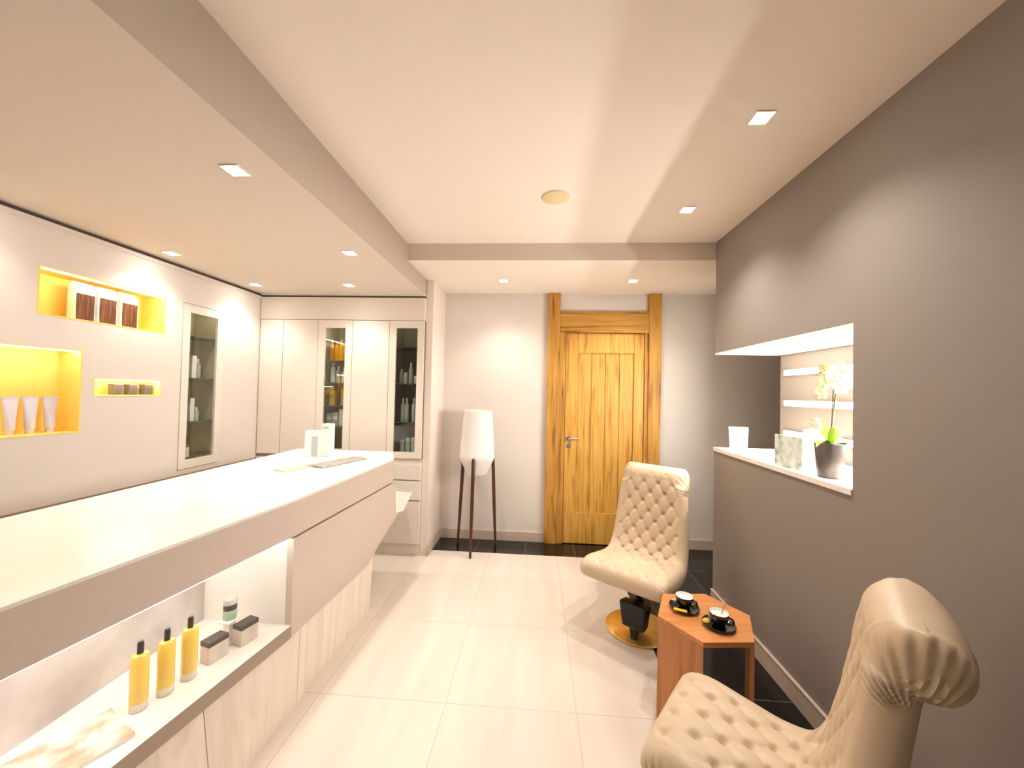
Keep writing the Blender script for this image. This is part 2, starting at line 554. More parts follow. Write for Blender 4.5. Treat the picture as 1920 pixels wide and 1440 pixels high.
downlight(-2.315, 2.94, ZS, 'downlight in the far left ceiling corner above the cupboards', GL, .34)
downlight(-1.529, 2.943, ZS, 'downlight in front of the back cupboards, above the middle one', GL, .42)
downlight(-2.332, 1.40, ZS, 'downlight by the left wall above the tube niche, outside the picture', GL, .2)
downlight(-1.18, .4, ZS, 'added fill downlight over the near end of the counter, outside the picture', GL, .06)  # unseen extra lamp in the row, added as fill
downlight(-.31, 3.27, ZB, 'downlight above the floor lamp, left of the oak door', GB, .55)
downlight(.797, 3.265, ZB, 'downlight straight above the oak door, right of the other', GB, .5)
sp = MB().lathe([(0, -.008), (.07, -.008), (.078, -.004), (.08, 0), (0, 0)], 40, (.083, 2.116, ZC)).build('ceiling_speaker', M['speaker'], smooth=True)
tag(sp, 'round pale cream speaker plate in the middle of the main ceiling', 'speaker')

# ------------------------------------------------------------------ yellow niches in the left wall
def niche(rect, depth, material, label, led=None):
    y0, y1, z0, z1 = rect
    t = empty('wall_niche', (XL, y0, z0), 0, label, 'niche', 'yellow niches in the left wall')
    W, H, e = y1-y0, z1-z0, .008
    mb = MB()
    mb.box((-depth-e, 0, 0), (-depth, W, H))
    mb.box((-depth, 0, 0), (0.001, W, e)); mb.box((-depth, 0, H-e), (0.001, W, H))
    mb.box((-depth, 0, e), (0.001, e, H-e)); mb.box((-depth, W-e, e), (0.001, W, H-e))
    mb.build('niche_lining', material, t)
    if led:
        MB().box((-.022, e+.01, H-e-.006), (-.010, W-e-.01, H-e)).build('glow_strip', M['led_yellow'], t)
    return t
niche(UP, .17, M['yellow'], 'upper yellow lined niche holding three brown packets', True)
niche(BIG, .13, M['yellow'], 'large yellow lined niche holding three white tubes at the left edge', True)
niche(SML, .13, M['yellow_pale'], 'small pale yellow slot niche holding three taupe jars', True)

# packets in the upper niche
for i, (y, lab) in enumerate(((1.962, 'brown and white packet nearest the left end of the upper yellow niche'),
                              (2.075, 'brown and white packet in the middle of the upper yellow niche'),
                              (2.195, 'brown and white packet at the right of the upper yellow niche'))):
    if i == 0:
        t0 = t = empty('packet', (XL-.075, y, UP[2]+.008), 0, lab, 'packet', 'packets in the upper yellow niche')
        MB().hexa([(-.025,-.05,0),(.025,-.05,0),(.025,.05,0),(-.025,.05,0),(-.022,-.05,.17),(.022,-.05,.17),(.022,.05,.17),(-.022,.05,.17)]).build('pouch', M['whiteplastic'], t, bevel=.004)
        MB().hexa([(-.022,-.05,0),(.022,-.05,0),(.022,.05,0),(-.022,.05,0),(-.004,-.05,.045),(.004,-.05,.045),(.004,.05,.045),(-.004,.05,.045)]).build('crimped_top', M['whiteplastic'], t, bevel=.002).location.z = .17
        MB().box((.0245, -.043, .006), (.0265, .043, .15)).build('printed_front', M['brownprint'], t)
    else:
        t = copy_tree(t0); t.location.y = y; t['label'] = lab
# tubes in the large niche
for i, (y, lab) in enumerate(((1.682, 'white tapered tube, leftmost of three in the large yellow niche'),
                              (1.757, 'white tapered tube between two others in the large yellow niche'),
                              (1.835, 'white tapered tube, rightmost of three in the large yellow niche'))):
    if i == 0:
        t0 = t = empty('cosmetic_tube', (XL-.06, y, BIG[2]+.008), 0, lab, 'tube', 'tubes in the large yellow niche')
        v, f, n, seg = [], [], 10, 24
        for a in range(n+1):
            q = a/n
            z = .025+.155*q
            ry, rx = .018+.013*q, .018*(1-q)+.0025
            v += [(rx*math.cos(2*PI*s/seg), ry*math.sin(2*PI*s/seg), z) for s in range(seg)]
        for a in range(n):
            f += [(a*seg+s, a*seg+(s+1) % seg, (a+1)*seg+(s+1) % seg, (a+1)*seg+s) for s in range(seg)]
        f += [tuple(range(seg-1, -1, -1)), tuple(range(n*seg, n*seg+seg))]
        obj('tube_body', v, f, M['tube'], t, smooth=True)
        MB().box((-.0025, -.0315, .176), (.0025, .0315, .188)).build('crimp', M['tube'], t, bevel=.001)
        MB().lathe([(0, 0), (.014, 0), (.015, .004), (.015, .024), (0, .025)], 24).build('cap', M['tube'], t, smooth=True)
    else:
        t = copy_tree(t0); t.location.y = y; t['label'] = lab
# jars in the small niche
for i, (y, lab) in enumerate(((2.137, 'small taupe jar, leftmost in the pale yellow slot niche'),
                              (2.222, 'small taupe jar in the middle of the pale yellow slot niche'),
                              (2.315, 'small taupe jar, rightmost in the pale yellow slot niche'))):
    if i == 0:
        t0 = t = empty('cream_jar', (XL-.055, y, SML[2]+.008), 0, lab, 'jar', 'jars in the small yellow niche')
        MB().box((-.022, -.024, 0), (.022, .024, .048)).build('jar_body', M['taupejar'], t, bevel=.004)
        MB().box((-.0225, -.0245, .0485), (.0225, .0245, .066)).build('lid', M['taupejar'], t, bevel=.003)
    else:
        t = copy_tree(t0); t.location.y = y; t['label'] = lab

# ------------------------------------------------------------------ cupboards
def bottle(loc, r, h, body, cap, label, cat, group, kind='bottle', name=None):
    t = empty(name or kind, loc, 0, label, cat, group)
    if kind == 'carton':
        MB().box((-r, -r, 0), (r, r, h)).build('box_body', body, t, bevel=.002)
        MB().box((-r*.8, -r-.001, h*.45), (r*.8, -r, h*.7)).build('printed_band', cap, t)
    elif kind == 'jar':
        MB().lathe([(0, 0), (r, 0), (r, h*.62), (r*.9, h*.66), (0, h*.66)], 20).build('jar_body', body, t, smooth=True)
        MB().lathe([(0, h*.66), (r*1.02, h*.66), (r*1.02, h), (0, h)], 20).build('lid', cap, t, smooth=True)
    else:
        MB().lathe([(0, 0), (r*.95, 0), (r, h*.03), (r, h*.68), (r*.8, h*.76), (r*.4, h*.79), (0, h*.79)], 20).build('bottle_body', body, t, smooth=True)
        MB().lathe([(0, h*.79), (r*.45, h*.79), (r*.45, h), (0, h)], 16).build('cap', cap, t, smooth=True)
    return t

def glazed(rx, rz, W, z0, z1, depth, x, y, label, shelves, fr=.055, ztop=None, zbot=None, kids=None, inter=None):
    """tall glazed cupboard; local +x across, -y towards the viewer"""
    t = empty('display_cabinet', (x, y, 0), rz, label, 'cabinet', 'glazed cupboards')
    zt, zb = ztop or z1+.06, zbot if zbot is not None else z0-.06
    a, b = -W/2, W/2
    inter = inter or M['olive']
    mb = MB()
    mb.box((a, depth-.012, zb), (b, depth, zt))
    mb.box((a, .022, zb), (a+.016, depth-.012, zt)); mb.box((b-.016, .022, zb), (b, depth-.012, zt))
    mb.box((a+.016, .022, zb), (b-.016, depth-.012, zb+.016)); mb.box((a+.016, .022, zt-.016), (b-.016, depth-.012, zt))
    mb.build('carcass', inter, t)
    d = MB()
    d.box((a+.002, 0, zb+.002), (a+fr, .02, zt-.002)); d.box((b-fr, 0, zb+.002), (b-.002, .02, zt-.002))
    d.box((a+fr, 0, z1), (b-fr, .02, zt-.002)); d.box((a+fr, 0, zb+.002), (b-fr, .02, z0))
    door = d.build('door', M['cabinet'], t)
    MB().box((a+fr-.004, .009, z0-.004), (b-fr+.004, .013, z1+.004)).build('glass_pane', M['glass'], door)
    MB().box((a+.03, .024, zt-.030), (b-.03, .034, zt-.0165)).build('glow_strip', M['cabinet_fill'], t)  # unseen strip added behind the door frame to brighten the inside
    for z in shelves:
        MB().box((a+.017, .04, z-.008), (b-.017, depth-.013, z)).build('shelf', M['shelfglass'], t)
    return t

# back row of cupboards, five units from the corner to the column
YD = YC+.36
def plain_unit(x0, x1, label, two=False):
    t = empty('tall_cupboard', ((x0+x1)/2, YC, 0), 0, label, 'cupboard', 'tall plain cupboards in the back row')
    w = (x1-x0)/2
    MB().box((-w, .021, .10), (w, .36, 2.045)).build('carcass', M['cabinet'], t)
    MB().box((-w, .006, .815), (w, .0205, .846)).build('door_gap', M['brown_line'], t)  # gap between the doors drawn as a set-back brown strip
    MB().box((-w+.002, 0, .846), (w-.002, .02, 2.043)).build('upper_door', M['cabinet'], t, bevel=.0015)
    MB().box((-w+.002, 0, .11), (w-.002, .02, .815)).build('lower_door', M['cabinet'], t, bevel=.0015)
    MB().box((-w, .04, 0), (w, .36, .10)).build('plinth', M['cabinet'], t)
    return t
plain_unit(-2.487, -2.272, 'narrow plain cream cupboard in the left back corner')
plain_unit(-2.272, -1.95, 'plain cream cupboard between the corner and the amber bottles cabinet')
plain_unit(-1.633, -1.30, 'plain cream cupboard between the two glazed cabinets')
def base_unit(x0, x1, label, drawers):
    t = empty('drawer_unit', ((x0+x1)/2, YC, 0), 0, label, 'drawers', 'drawer units under the glazed cabinets')
    w = (x1-x0)/2
    MB().box((-w, .021, .10), (w, .36, .835)).build('carcass', M['cabinet'], t)
    for z0, z1 in drawers:
        MB().box((-w+.002, 0, z0), (w-.002, .02, z1)).build('drawer', M['cabinet'], t, bevel=.002)
    MB().box((-w, .03, 0), (w, .36, .10)).build('plinth', M['cabinet'], t)
    return t
DR = [(.66, .795), (.485, .648), (.11, .473)]
base_unit(-1.95, -1.633, 'drawer unit under the amber bottles cabinet, behind the counter', DR)
base_unit(-1.30, -.988, 'cream drawer unit beside the column, past the end of the counter', DR)
c1 = glazed(0, 0, .317, .905, 1.975, .34, -1.7915, YC, 'glazed cream cabinet with amber bottles behind the counter', [1.69, 1.49, 1.285, 1.10], .065, 2.045, .84)
c2 = glazed(0, 0, .312, .897, 1.98, .34, -1.144, YC, 'glazed cream cabinet with dark interior beside the column', [1.82, 1.495, 1.155], .06, 2.045, .84, inter=M['dark'])
c3 = glazed(0, PI/2, .345, .902, 1.96, .25, XL+.004, 2.6725, 'glazed cabinet set into the left wall beside the niches', [1.80, 1.49, 1.17], .056, 2.02, .84)
c3.rotation_euler = (0, 0, PI/2)
struct(MB().box((-2.487, YC-.004, 2.047), (XB+.002, YC+.34, ZS-.03)).build('trim_3', M['cabinet']))
struct(MB().box((-2.487, YC+.01, ZS-.03), (XB+.002, YC+.34, ZS-.012)).build('trim_4', M['gap']))
struct(MB().box((-2.487, YC-.012, ZS-.012), (XB+.002, YC+.34, ZS)).build('trim_5', M['cabinet']))
struct(MB().box((-2.8, YC+.40, 0), (XCOL-.06, YC+.5, ZS)).build('wall_cupboard_back', M['cabinet']))

GP = 'products in the amber bottles cabinet'
y1 = YC+.13
for k, x in enumerate((-1.885, -1.84, -1.80, -1.757, -1.72)):
    bottle((x, y1, 1.69), .02, .185 if k % 2 else .195, M['amber'], M['amber'] if k % 2 else M['whiteplastic'],
           ('first', 'second', 'third', 'fourth', 'last')[k]+' amber bottle from the left on the top shelf behind the counter', 'bottle', GP)
for k, x in enumerate((-1.87, -1.82, -1.765, -1.715)):
    bottle((x, y1, 1.49), .022, (.185, .15, .14, .135)[k], M['whiteplastic'] if k != 1 else M['greyplastic'], M['whiteplastic'],
           ('tallest white', 'grey', 'white', 'last white')[k]+' bottle on the second shelf, under the amber bottles', 'bottle', GP)
for k, (x, h) in enumerate(((-1.862, .135), (-1.755, .15), (-1.715, .15))):
    bottle((x, y1, 1.285), .024, h, M['sachet'] if k == 0 else M['amber'], M['amber'],
           ('bright yellow', 'amber', 'rightmost amber')[k]+' carton on the third shelf of the amber bottles cabinet', 'carton', GP, 'carton')
for k, (x, h) in enumerate(((-1.88, .115), (-1.825, .12), (-1.765, .15), (-1.715, .15))):
    bottle((x, y1, 1.10), .025, h, M['greyplastic'] if k < 2 else M['whiteplastic'], M['whiteplastic'],
           ('leftmost grey', 'second grey', 'taller white', 'rightmost white')[k]+' carton on the lowest shelf of the amber bottles cabinet', 'carton', GP, 'carton')
GP2 = 'products in the dark cabinet beside the column'
for k, (x, h, mm) in enumerate(((-1.228, .13, 'greyplastic'), (-1.19, .10, 'whiteplastic'), (-1.142, .19, 'mint'), (-1.092, .07, 'mint'))):
    bottle((x, y1, 1.495), .018, h, M[mm], M['whiteplastic'],
           ('grey bottle at the left', 'short white jar', 'tall pale green bottle', 'low pale green jar')[k]+' on the upper shelf of the dark cabinet', ('bottle', 'jar', 'bottle', 'jar')[k], GP2, ('bottle', 'jar', 'bottle', 'jar')[k])
for k, x in enumerate((-1.205, -1.17, -1.105)):
    bottle((x, y1, 1.155), .019, .21, M['greyplastic'] if k != 1 else M['mint'], M['whiteplastic'] if k != 1 else M['mint'],
           ('left white capped', 'middle pale green', 'right white capped')[k]+' bottle on the middle shelf of the dark cabinet', 'bottle', GP2)
for k, (x, h) in enumerate(((-1.20, .10), (-1.15, .12), (-1.10, .13))):
    bottle((x, y1, .857), .022, h+.03, M['greyplastic'] if k == 0 else M['mint'], M['greyplastic'],
           ('grey', 'green', 'tall green')[k]+' jar on the floor of the dark cabinet', 'jar', GP2, 'jar')
GP3 = 'products in the left wall cabinet'
for k, (yy, h, kd) in enumerate(((2.592, .15, 'carton'), (2.63, .08, 'jar'), (2.688, .17, 'carton'), (2.735, .15, 'bottle'))):
    bottle((XL-.10, yy, 1.49), .019, h, M['whiteplastic'] if k != 3 else M['greyplastic'], M['whiteplastic'],
           ('white carton at the left', 'small white jar', 'tall white carton', 'slim grey bottle')[k]+' on the upper shelf of the left wall cabinet', kd, GP3, kd)
for k, (yy, h, kd) in enumerate(((2.60, .09, 'jar'), (2.685, .17, 'carton'), (2.735, .10, 'bottle'))):
    bottle((XL-.10, yy, 1.17), .018, h, M['mint'] if k == 0 else M['whiteplastic'] if k == 1 else M['greyplastic'], M['whiteplastic'],
           ('pale green jar', 'tall white carton', 'slim grey bottle')[k]+' on the lower shelf of the left wall cabinet', kd, GP3, kd)
bottle((XL-.10, 2.665, .904), .018, .07, M['whiteplastic'], M['whiteplastic'], 'little white jar on the floor of the left wall cabinet', 'jar', GP3, 'jar')

# ------------------------------------------------------------------ reception counter
ZT, ZBAND, ZNF, ZP = .946, .785, .40, .345
FRONT = [(-1.235, .10), (-1.047, 1.62), (-1.0, 2.64)]
def fx(y, inset=0):
    (xa, ya), (xb, yb), (xc, yc) = FRONT
    return (xa+(xb-xa)*(y-ya)/(yb-ya) if y < yb else xb+(xc-xb)*(y-yb)/(yc-yb)) - inset
XBK = -1.905
ct = empty('reception_counter', (-1.5, 1.5, 0), 0, 'long cream reception counter with white top and lit display niche', 'counter')
ct.location = (0, 0, 0)
end = [(-1.125, 2.95), (XBK, 2.95), (XBK, .10)]
MB().prism(FRONT+end, ZT-.010, ZT).build('worktop', M['stone'], ct)
def inset_poly(d):
    return [(x-d, y) for x, y in FRONT] + [(-1.125-d, 2.95-d), (XBK+d, 2.95-d), (XBK+d, .10)]
MB().prism(inset_poly(.001), ZBAND, ZT-.010).build('fascia_band', M['beige'], ct)
# shadow groove under the band along the closed part, then the panel with its slanted end
YJ = 1.615
def panel(poly, d0, d1, name, material):
    """vertical panel following the front line; poly in (y, z)"""
    v, n = [], len(poly)
    for d in (d0, d1):
        v += [(fx(y, d), y, z) for y, z in poly]
    f = [tuple(range(n)), tuple(range(2*n-1, n-1, -1))] + [(i, (i+1) % n, n+(i+1) % n, n+i) for i in range(n)]
    return obj(name, v, f, material, ct)
panel([(YJ, ZP), (2.30, ZP+.004), (2.443, .42), (3.01, .618), (2.70, .715), (2.64, .775), (YJ, .775)], .002, .03, 'front_panel', M['beige'])
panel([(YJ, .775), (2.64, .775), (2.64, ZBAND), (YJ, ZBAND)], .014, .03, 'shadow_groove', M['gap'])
panel([(2.672, .712), (3.0, .617), (2.83, .522), (2.69, .552)], -.004, .002, 'white_inset', M['white'])
# niche floor, back and end
MB().prism([(fx(.10), .10), (fx(YJ), YJ), (-1.46, YJ), (-1.46, .10)], ZP, ZNF).build('niche_shelf', [M['strip'], M['white']], ct)
ns = [c for c in ct.children if c.name.startswith('niche_shelf')][0]
for p in ns.data.polygons:
    p.material_index = 1 if p.normal.z > .5 else 0
MB().box((-1.475, .10, ZNF), (-1.455, YJ, ZBAND)).build('niche_back', M['niche_back'], ct)
MB().prism([(fx(YJ, .031), YJ), (fx(YJ, .031), YJ+.02), (-1.455, YJ+.02), (-1.455, YJ)], ZNF, ZBAND).build('niche_end', M['white'], ct)
MB().box((-1.445, .12, ZBAND-.012), (-1.425, YJ-.01, ZBAND)).build('glow_strip', M['led_counter'], ct)
MB().prism([(fx(.12, .035), .12), (fx(.12, .018), .12), (fx(YJ-.02, .018), YJ-.02), (fx(YJ-.02, .035), YJ-.02)], ZBAND-.010, ZBAND).build('glow_strip', M['led_counter'], ct)
# carcass behind
MB().box((-1.90, .12, .02), (-1.48, 2.6, ZBAND)).build('carcass', M['cabinet'], ct)
MB().prism([(-1.48, YJ+.03), (fx(YJ+.03, .035), YJ+.03), (fx(2.28, .035), 2.28), (-1.48, 2.28)], ZP, ZBAND).build('carcass', M['cabinet'], ct)
# pale oak base panels
ys = [.12, .34, .79, 1.24, 1.69, 2.14, 2.44]
for a, b in zip(ys, ys[1:]):
    a2, b2 = a+.0015, b-.0015
    top = lambda y: min(fx(y)-.012, -1.045)
    bot = lambda y: -1.060
    zt = ZP-.001
    MB().hexa([(bot(a2)-.05, a2, .0), (bot(a2), a2, .0), (bot(b2), b2, .0), (bot(b2)-.05, b2, .0),
               (top(a2)-.05, a2, zt), (top(a2), a2, zt), (top(b2), b2, zt), (top(b2)-.05, b2, zt)]).build('base_panel', M['paleoak'], ct)
MB().box((-1.47, .14, 0), (-1.27, 2.43, ZP-.002)).build('base_core', M['cabinet'], ct)
MB().box((-1.27, 2.41, 0), (-1.112, 2.44, ZP-.002)).build('base_end', M['paleoak'], ct)

# things in the counter niche
for i, (x, y, lab) in enumerate(((-1.25, 1.155, 'golden oil bottle with dark pump, nearest in the counter niche'),
                                 (-1.228, 1.222, 'golden oil bottle with dark pump, middle of the row in the counter niche'),
                                 (-1.212, 1.292, 'golden oil bottle with dark pump, farthest in the counter niche'))):
    if i == 0:
        t0 = t = empty('oil_bottle', (x, y, ZNF+.001), 0, lab, 'bottle', 'golden oil bottles in the counter niche')
        MB().lathe([(0, 0), (.021, 0), (.023, .003), (.023, .026), (0, .026)], 28).build('clear_base', M['clear'], t, smooth=True)
        MB().lathe([(0, .0265), (.023, .0265), (.0235, .03), (.0235, .168), (.020, .174), (.010, .176), (0, .176)], 28).build('bottle_body', M['oil'], t, smooth=True)
        MB().lathe([(0, .1765), (.0085, .1765), (.0085, .205), (.007, .214), (0, .215)], 18).build('pump_cap', M['darkplastic'], t, smooth=True)
    else:
        t = copy_tree(t0); t.location = (x, y, ZNF+.001); t['label'] = lab
for i, (x, y, lab) in enumerate(((-1.205, 1.392, 'squat beige carton with dark lid, nearer of two in the counter niche'),
                                 (-1.165, 1.497, 'squat beige carton with dark lid, farther of two in the counter niche'))):
    if i == 0:
        t0 = t = empty('gift_carton', (x, y, ZNF+.001), math.atan2(.11, .03)-PI/2, lab, 'carton', 'beige cartons in the counter niche')
        MB().box((-.024, -.036, 0), (.024, .036, .062)).build('carton_body', M['boxbeige'], t, bevel=.002)
        MB().box((-.0245, -.0365, .0625), (.0245, .0365, .080)).build('lid', M['boxdark'], t, bevel=.002)
    else:
        t = copy_tree(t0); t.location = (x, y, ZNF+.001); t['label'] = lab
t = empty('display_riser', (-1.225, 1.485, ZNF+.001), 0, 'white display riser behind the beige cartons in the counter niche', 'stand')
MB().box((-.022, -.03, 0), (.022, .03, .006)).build('foot', M['white'], t, bevel=.002)
MB().box((-.014, -.018, .006), (.014, .018, .088)).build('post', M['white'], t, bevel=.002)
MB().box((-.026, -.034, .088), (.026, .034, .094)).build('platform', M['white'], t, bevel=.002)
t = empty('cream_jar', (-1.225, 1.485, ZNF+.0955), 0, 'small green labelled jar with dark band on the white riser', 'jar')
MB().lathe([(0, 0), (.022, 0), (.024, .003), (.024, .038), (0, .038)], 28).build('jar_body', M['greenlabel'], t, smooth=True)
MB().lathe([(0, .0385), (.0235, .0385), (.0235, .06), (0, .06)], 28).build('neck_band', M['boxdark'], t, smooth=True)
MB().lathe([(0, .0605), (.0245, .0605), (.0245, .076), (.022, .079), (0, .079)], 28).build('lid', M['greyplastic'], t, smooth=True)
t = empty('magazine', (-1.295, .985, ZNF+.001), math.radians(-24), 'glossy magazine with peach photo cover lying in the counter niche', 'magazine')
MB().box((-.09, -.13, 0), (.09, .13, .008)).build('pages', M['paper'], t, bevel=.001)
MB().box((-.09, -.13, .0081), (.09, .13, .009)).build('cover', M['mag'], t)

# things on the counter top
t = empty('leaflet', (-1.43, 2.27, ZT+.0005), math.radians(-25), 'beige leaflet lying flat on the counter top', 'leaflet')
MB().box((-.06, -.15, 0), (.06, .15, .004)).build('sheet', M['beigepaper'], t)
t = empty('brochure', (-1.30, 2.45, ZT+.0005), math.radians(-18), 'grey open brochure lying near the far end of the counter top', 'brochure')
MB().hexa([(-.07,-.19,0),(.0,-.19,0),(.0,.19,0),(-.07,.19,0),(-.07,-.19,.006),(.0,-.19,.012),(.0,.19,.012),(-.07,.19,.006)]).build('left_page', M['greypaper'], t)
MB().hexa([(.001,-.19,0),(.07,-.19,0),(.07,.19,0),(.001,.19,0),(.001,-.19,.012),(.07,-.19,.006),(.07,.19,.006),(.001,.19,.012)]).build('right_page', M['greypaper'], t)
t = empty('product_box', (-1.575, 2.60, ZT+.0005), math.radians(12), 'shorter white carton standing at the far end of the counter', 'carton', 'white cartons on the counter')
MB().box((-.045, -.03, 0), (.045, .03, .19)).build('box_body', M['whiteplastic'], t, bevel=.002)
MB().box((.0, -.031, .01), (.042, -.0305, .15)).build('printed_band', M['greyplastic'], t)
t = empty('product_box', (-1.50, 2.66, ZT+.0005), math.radians(-8), 'taller slim white carton beside the shorter one on the counter', 'carton', 'white cartons on the counter')
MB().box((-.032, -.03, 0), (.032, .03, .235)).build('box_body', M['whiteplastic'], t, bevel=.002)
MB().box((-.025, -.031, .20), (.025, -.0305, .215)).build('printed_band', M['greyplastic'], t)

# ------------------------------------------------------------------ right display niche
nt_ = empty('display_niche', (0, 0, 0), 0, 'white lit display shelf in the opening at the far end of the taupe wall', 'shelf')
nt_.location = (XR, YN, ZN0)
def nb(a, b, name, material):
    return MB().box((a[0]-XR, a[1]-YN, a[2]-ZN0), (b[0]-XR, b[1]-YN, b[2]-ZN0)).build(name, material, nt_)
nb((XR-.006, YN+.001, ZN0+.001), (XN-.001, YE, 1.085), 'shelf_board', M['white'])
nb((XR+.001, YN+.001, ZN1-.012), (XN-.001, YE, ZN1-.001), 'top_panel', M['white'])
for z in (1.613, 1.408, 1.205):
    ch = nb((XN-.014, YN+.02, z-.020), (XN-.001, YE-.06, z+.020), 'led_channel', M['white'])
    MB().box((XN-.0146-XR, .022, z-.017-ZN0), (XN-.0141-XR, YE-.062-YN, z+.017-ZN0)).build('glow_strip', M['led_glow'], ch)

t = empty('leaflet_stand', (1.352, 2.635, 1.0855), math.radians(-12), 'white upright leaflet holder at the far end of the niche shelf', 'leaflet holder')
MB().hexa([(-.05,-.012,0),(.05,-.012,0),(.05,.012,0),(-.05,.012,0),(-.058,-.004,.155),(.058,-.004,.155),(.058,.012,.155),(-.058,.012,.155)]).build('sheet_pack', M['paper'], t, bevel=.001)
MB().box((-.055, -.03, 0), (.055, -.0125, .012)).build('foot', M['white'], t, bevel=.002)
t = empty('open_booklet', (1.335, 2.045, 1.0855), 0, 'open booklet with green photo page standing on the niche shelf', 'booklet')
def page(p, q, hgt, name, mm):
    (x0, y0), (x1, y1) = p, q
    d = Vector((y1-y0, x0-x1)).normalized()*.004
    MB().hexa([(x0,y0,0),(x1,y1,0),(x1+d.x,y1+d.y,0),(x0+d.x,y0+d.y,0),(x0,y0,hgt),(x1,y1,hgt),(x1+d.x,y1+d.y,hgt),(x0+d.x,y0+d.y,hgt)]).build(name, mm, t)
page((-.065, .06), (-.045, -.115), .165, 'photo_page', M['greenpage'])
page((-.043, -.115), (.075, -.055), .205, 'text_page', M['paper'])

pt = empty('orchid_plant', (1.338, 1.825, 1.0855), 0, 'white orchid in a grey glazed pot on the niche shelf', 'plant')
MB().lathe([(0, 0), (.042, 0), (.047, .006), (.053, .08), (.059, .155), (.054, .156), (.051, .13), (0, .13)], 40).build('pot', M['pot'], pt, smooth=True)
MB().lathe([(0, .1305), (.0505, .1305), (.046, .142), (.02, .146), (0, .147)], 24).build('bark', M['soil'], pt, smooth=True)
def blade(parent, az, length, rise, droop, width, z0, mm, name='leaf'):
    v, f, n = [], [], 12
    for i in range(n+1):
        q = i/n
        r = length*q
        z = z0 + rise*math.sin(min(1, q*1.1)*PI/2) - droop*q*q
        w = width*(math.sin(PI*min(.98, .12+.86*q))**.8)
        c, s = math.cos(az), math.sin(az)
        for sd, dz in ((-1, .006), (0, 0), (1, .006), (0, -.003)):
            v.append((r*c - sd*w*s, r*s + sd*w*c, z + dz*(w/width)))
    for i in range(n):
        a, b = i*4, (i+1)*4
        for k in range(4):
            f.append((a+k, a+(k+1) % 4, b+(k+1) % 4, b+k))
    f += [(0, 1, 2, 3), (n*4+3, n*4+2, n*4+1, n*4)]
    return obj(name, v, f, mm, parent, smooth=True, auto=1.2)
for az, L, r_, d_ in ((2.6, .10, .11, .01), (.2, .15, .09, .05), (3.6, .10, .05, .05), (-.6, .13, .04, .05), (1.6, .09, .12, .0), (-1.8, .07, .10, .02)):
    blade(pt, az, L, r_, d_, .017, .14, M['leaf'])
st = [(0, 0, .14), (.025, .02, .24), (.036, .02, .34), (.03, 0, .42), (.005, -.01, .47), (-.035, -.01, .485), (-.065, -.01, .46)]
MB().tube(st, [.004, .004, .0035, .003, .003, .0025, .002], 8).build('flower_stem', M['stem'], pt, smooth=True)
MB().tube([(.01, .005, .14), (.03, .02, .40)], .0025, 6).build('support_stake', M['stake'], pt)
def flower(parent, loc, r, tilt, mm):
    mb = MB()
    for k in range(5):
        a = 2*PI*k/5 + PI/2
        L, W = (r, r*.42) if k in (0, 2, 3) else (r*.95, r*.62)
        n = 7
        v, f = [], []
        for i in range(n+1):
            q = i/n
            w = W*math.sin(PI*min(.97, .06+.9*q))**.7
            rr = L*q
            for sd in (-1, 0, 1):
                x = rr*math.cos(a) - sd*w*math.sin(a)
                z = rr*math.sin(a) + sd*w*math.cos(a)
                y = -.004*sd*sd + .010*q*q
                v.append((x, y, z))
        for i in range(n):
            f += [(i*3, i*3+1, i*3+4, i*3+3), (i*3+1, i*3+2, i*3+5, i*3+4)]
        m0 = len(v)
        v += [(p[0], p[1]+.0015, p[2]) for p in v]
        f += [tuple(reversed([i+m0 for i in q])) for q in f]
        mb.add(v, f)
    o = mb.build('flower', mm, parent, smooth=True, auto=1.5)
    o.location = loc
    o.rotation_euler = tilt
    c = MB().lathe([(0, -.006), (.006, -.004), (.008, .002), (.004, .008), (0, .010)], 12).build('flower_centre', M['petal_yellow'], o, smooth=True)
    c.rotation_euler = (PI/2, 0, 0)
    return o
for loc, r, tl, mm in (((.055, -.02, .44), .044, (.1, 0, -.3), 'petal'), ((.03, -.035, .475), .046, (.2, 0, -.2), 'petal'), ((-.005, -.035, .46), .044, (.1, .2, .1), 'petal'),
                       ((.02, -.04, .415), .040, (-.2, 0, 0), 'petal'), ((-.038, -.03, .43), .038, (.2, .3, .2), 'petal_yellow'), ((-.055, -.03, .385), .034, (-.3, 0, .2), 'petal_yellow'), ((-.035, -.02, .49), .03, (.4, 0, 0), 'petal_yellow')):
    flower(pt, loc, r, tl, M[mm])

# ------------------------------------------------------------------ floor lamp
lx, ly = -.535, 3.475
lamp = empty('floor_lamp', (lx, ly, 0), 0, 'white shaded floor lamp on three dark wooden legs beside the oak door', 'floor lamp')
prof = [(.128, 1.265), (.134, 1.20), (.160, .86), (.162, .835), (.150, .81), (.092, .69), (.088, .685), (.085, .69), (.145, .81), (.154, .84), (.130, 1.20), (.125, 1.262), (.128, 1.265)]
MB().lathe(prof, 56).build('lamp_shade', M['shade'], lamp, smooth=True, auto=.9)
MB().lathe([(0, .70), (.088, .70), (.088, .706), (0, .706)], 40).build('diffuser', M['shade'], lamp)
MB().lathe([(0, .706), (.022, .706), (.022, .80), (.03, .84), (.028, .90), (0, .92)], 20).build('bulb', M['milk'], lamp, smooth=True)
for a in (math.radians(268), math.radians(150), math.radians(32)):
    c, s = math.cos(a), math.sin(a)
    MB().tube([(.158*c, .158*s, .845), (.163*c, .163*s, .82), (.185*c, .185*s, .40), (.208*c, .208*s, .002)], [.012, .0165, .0155, .011], 14).build('leg', M['legwood'], lamp, smooth=True)

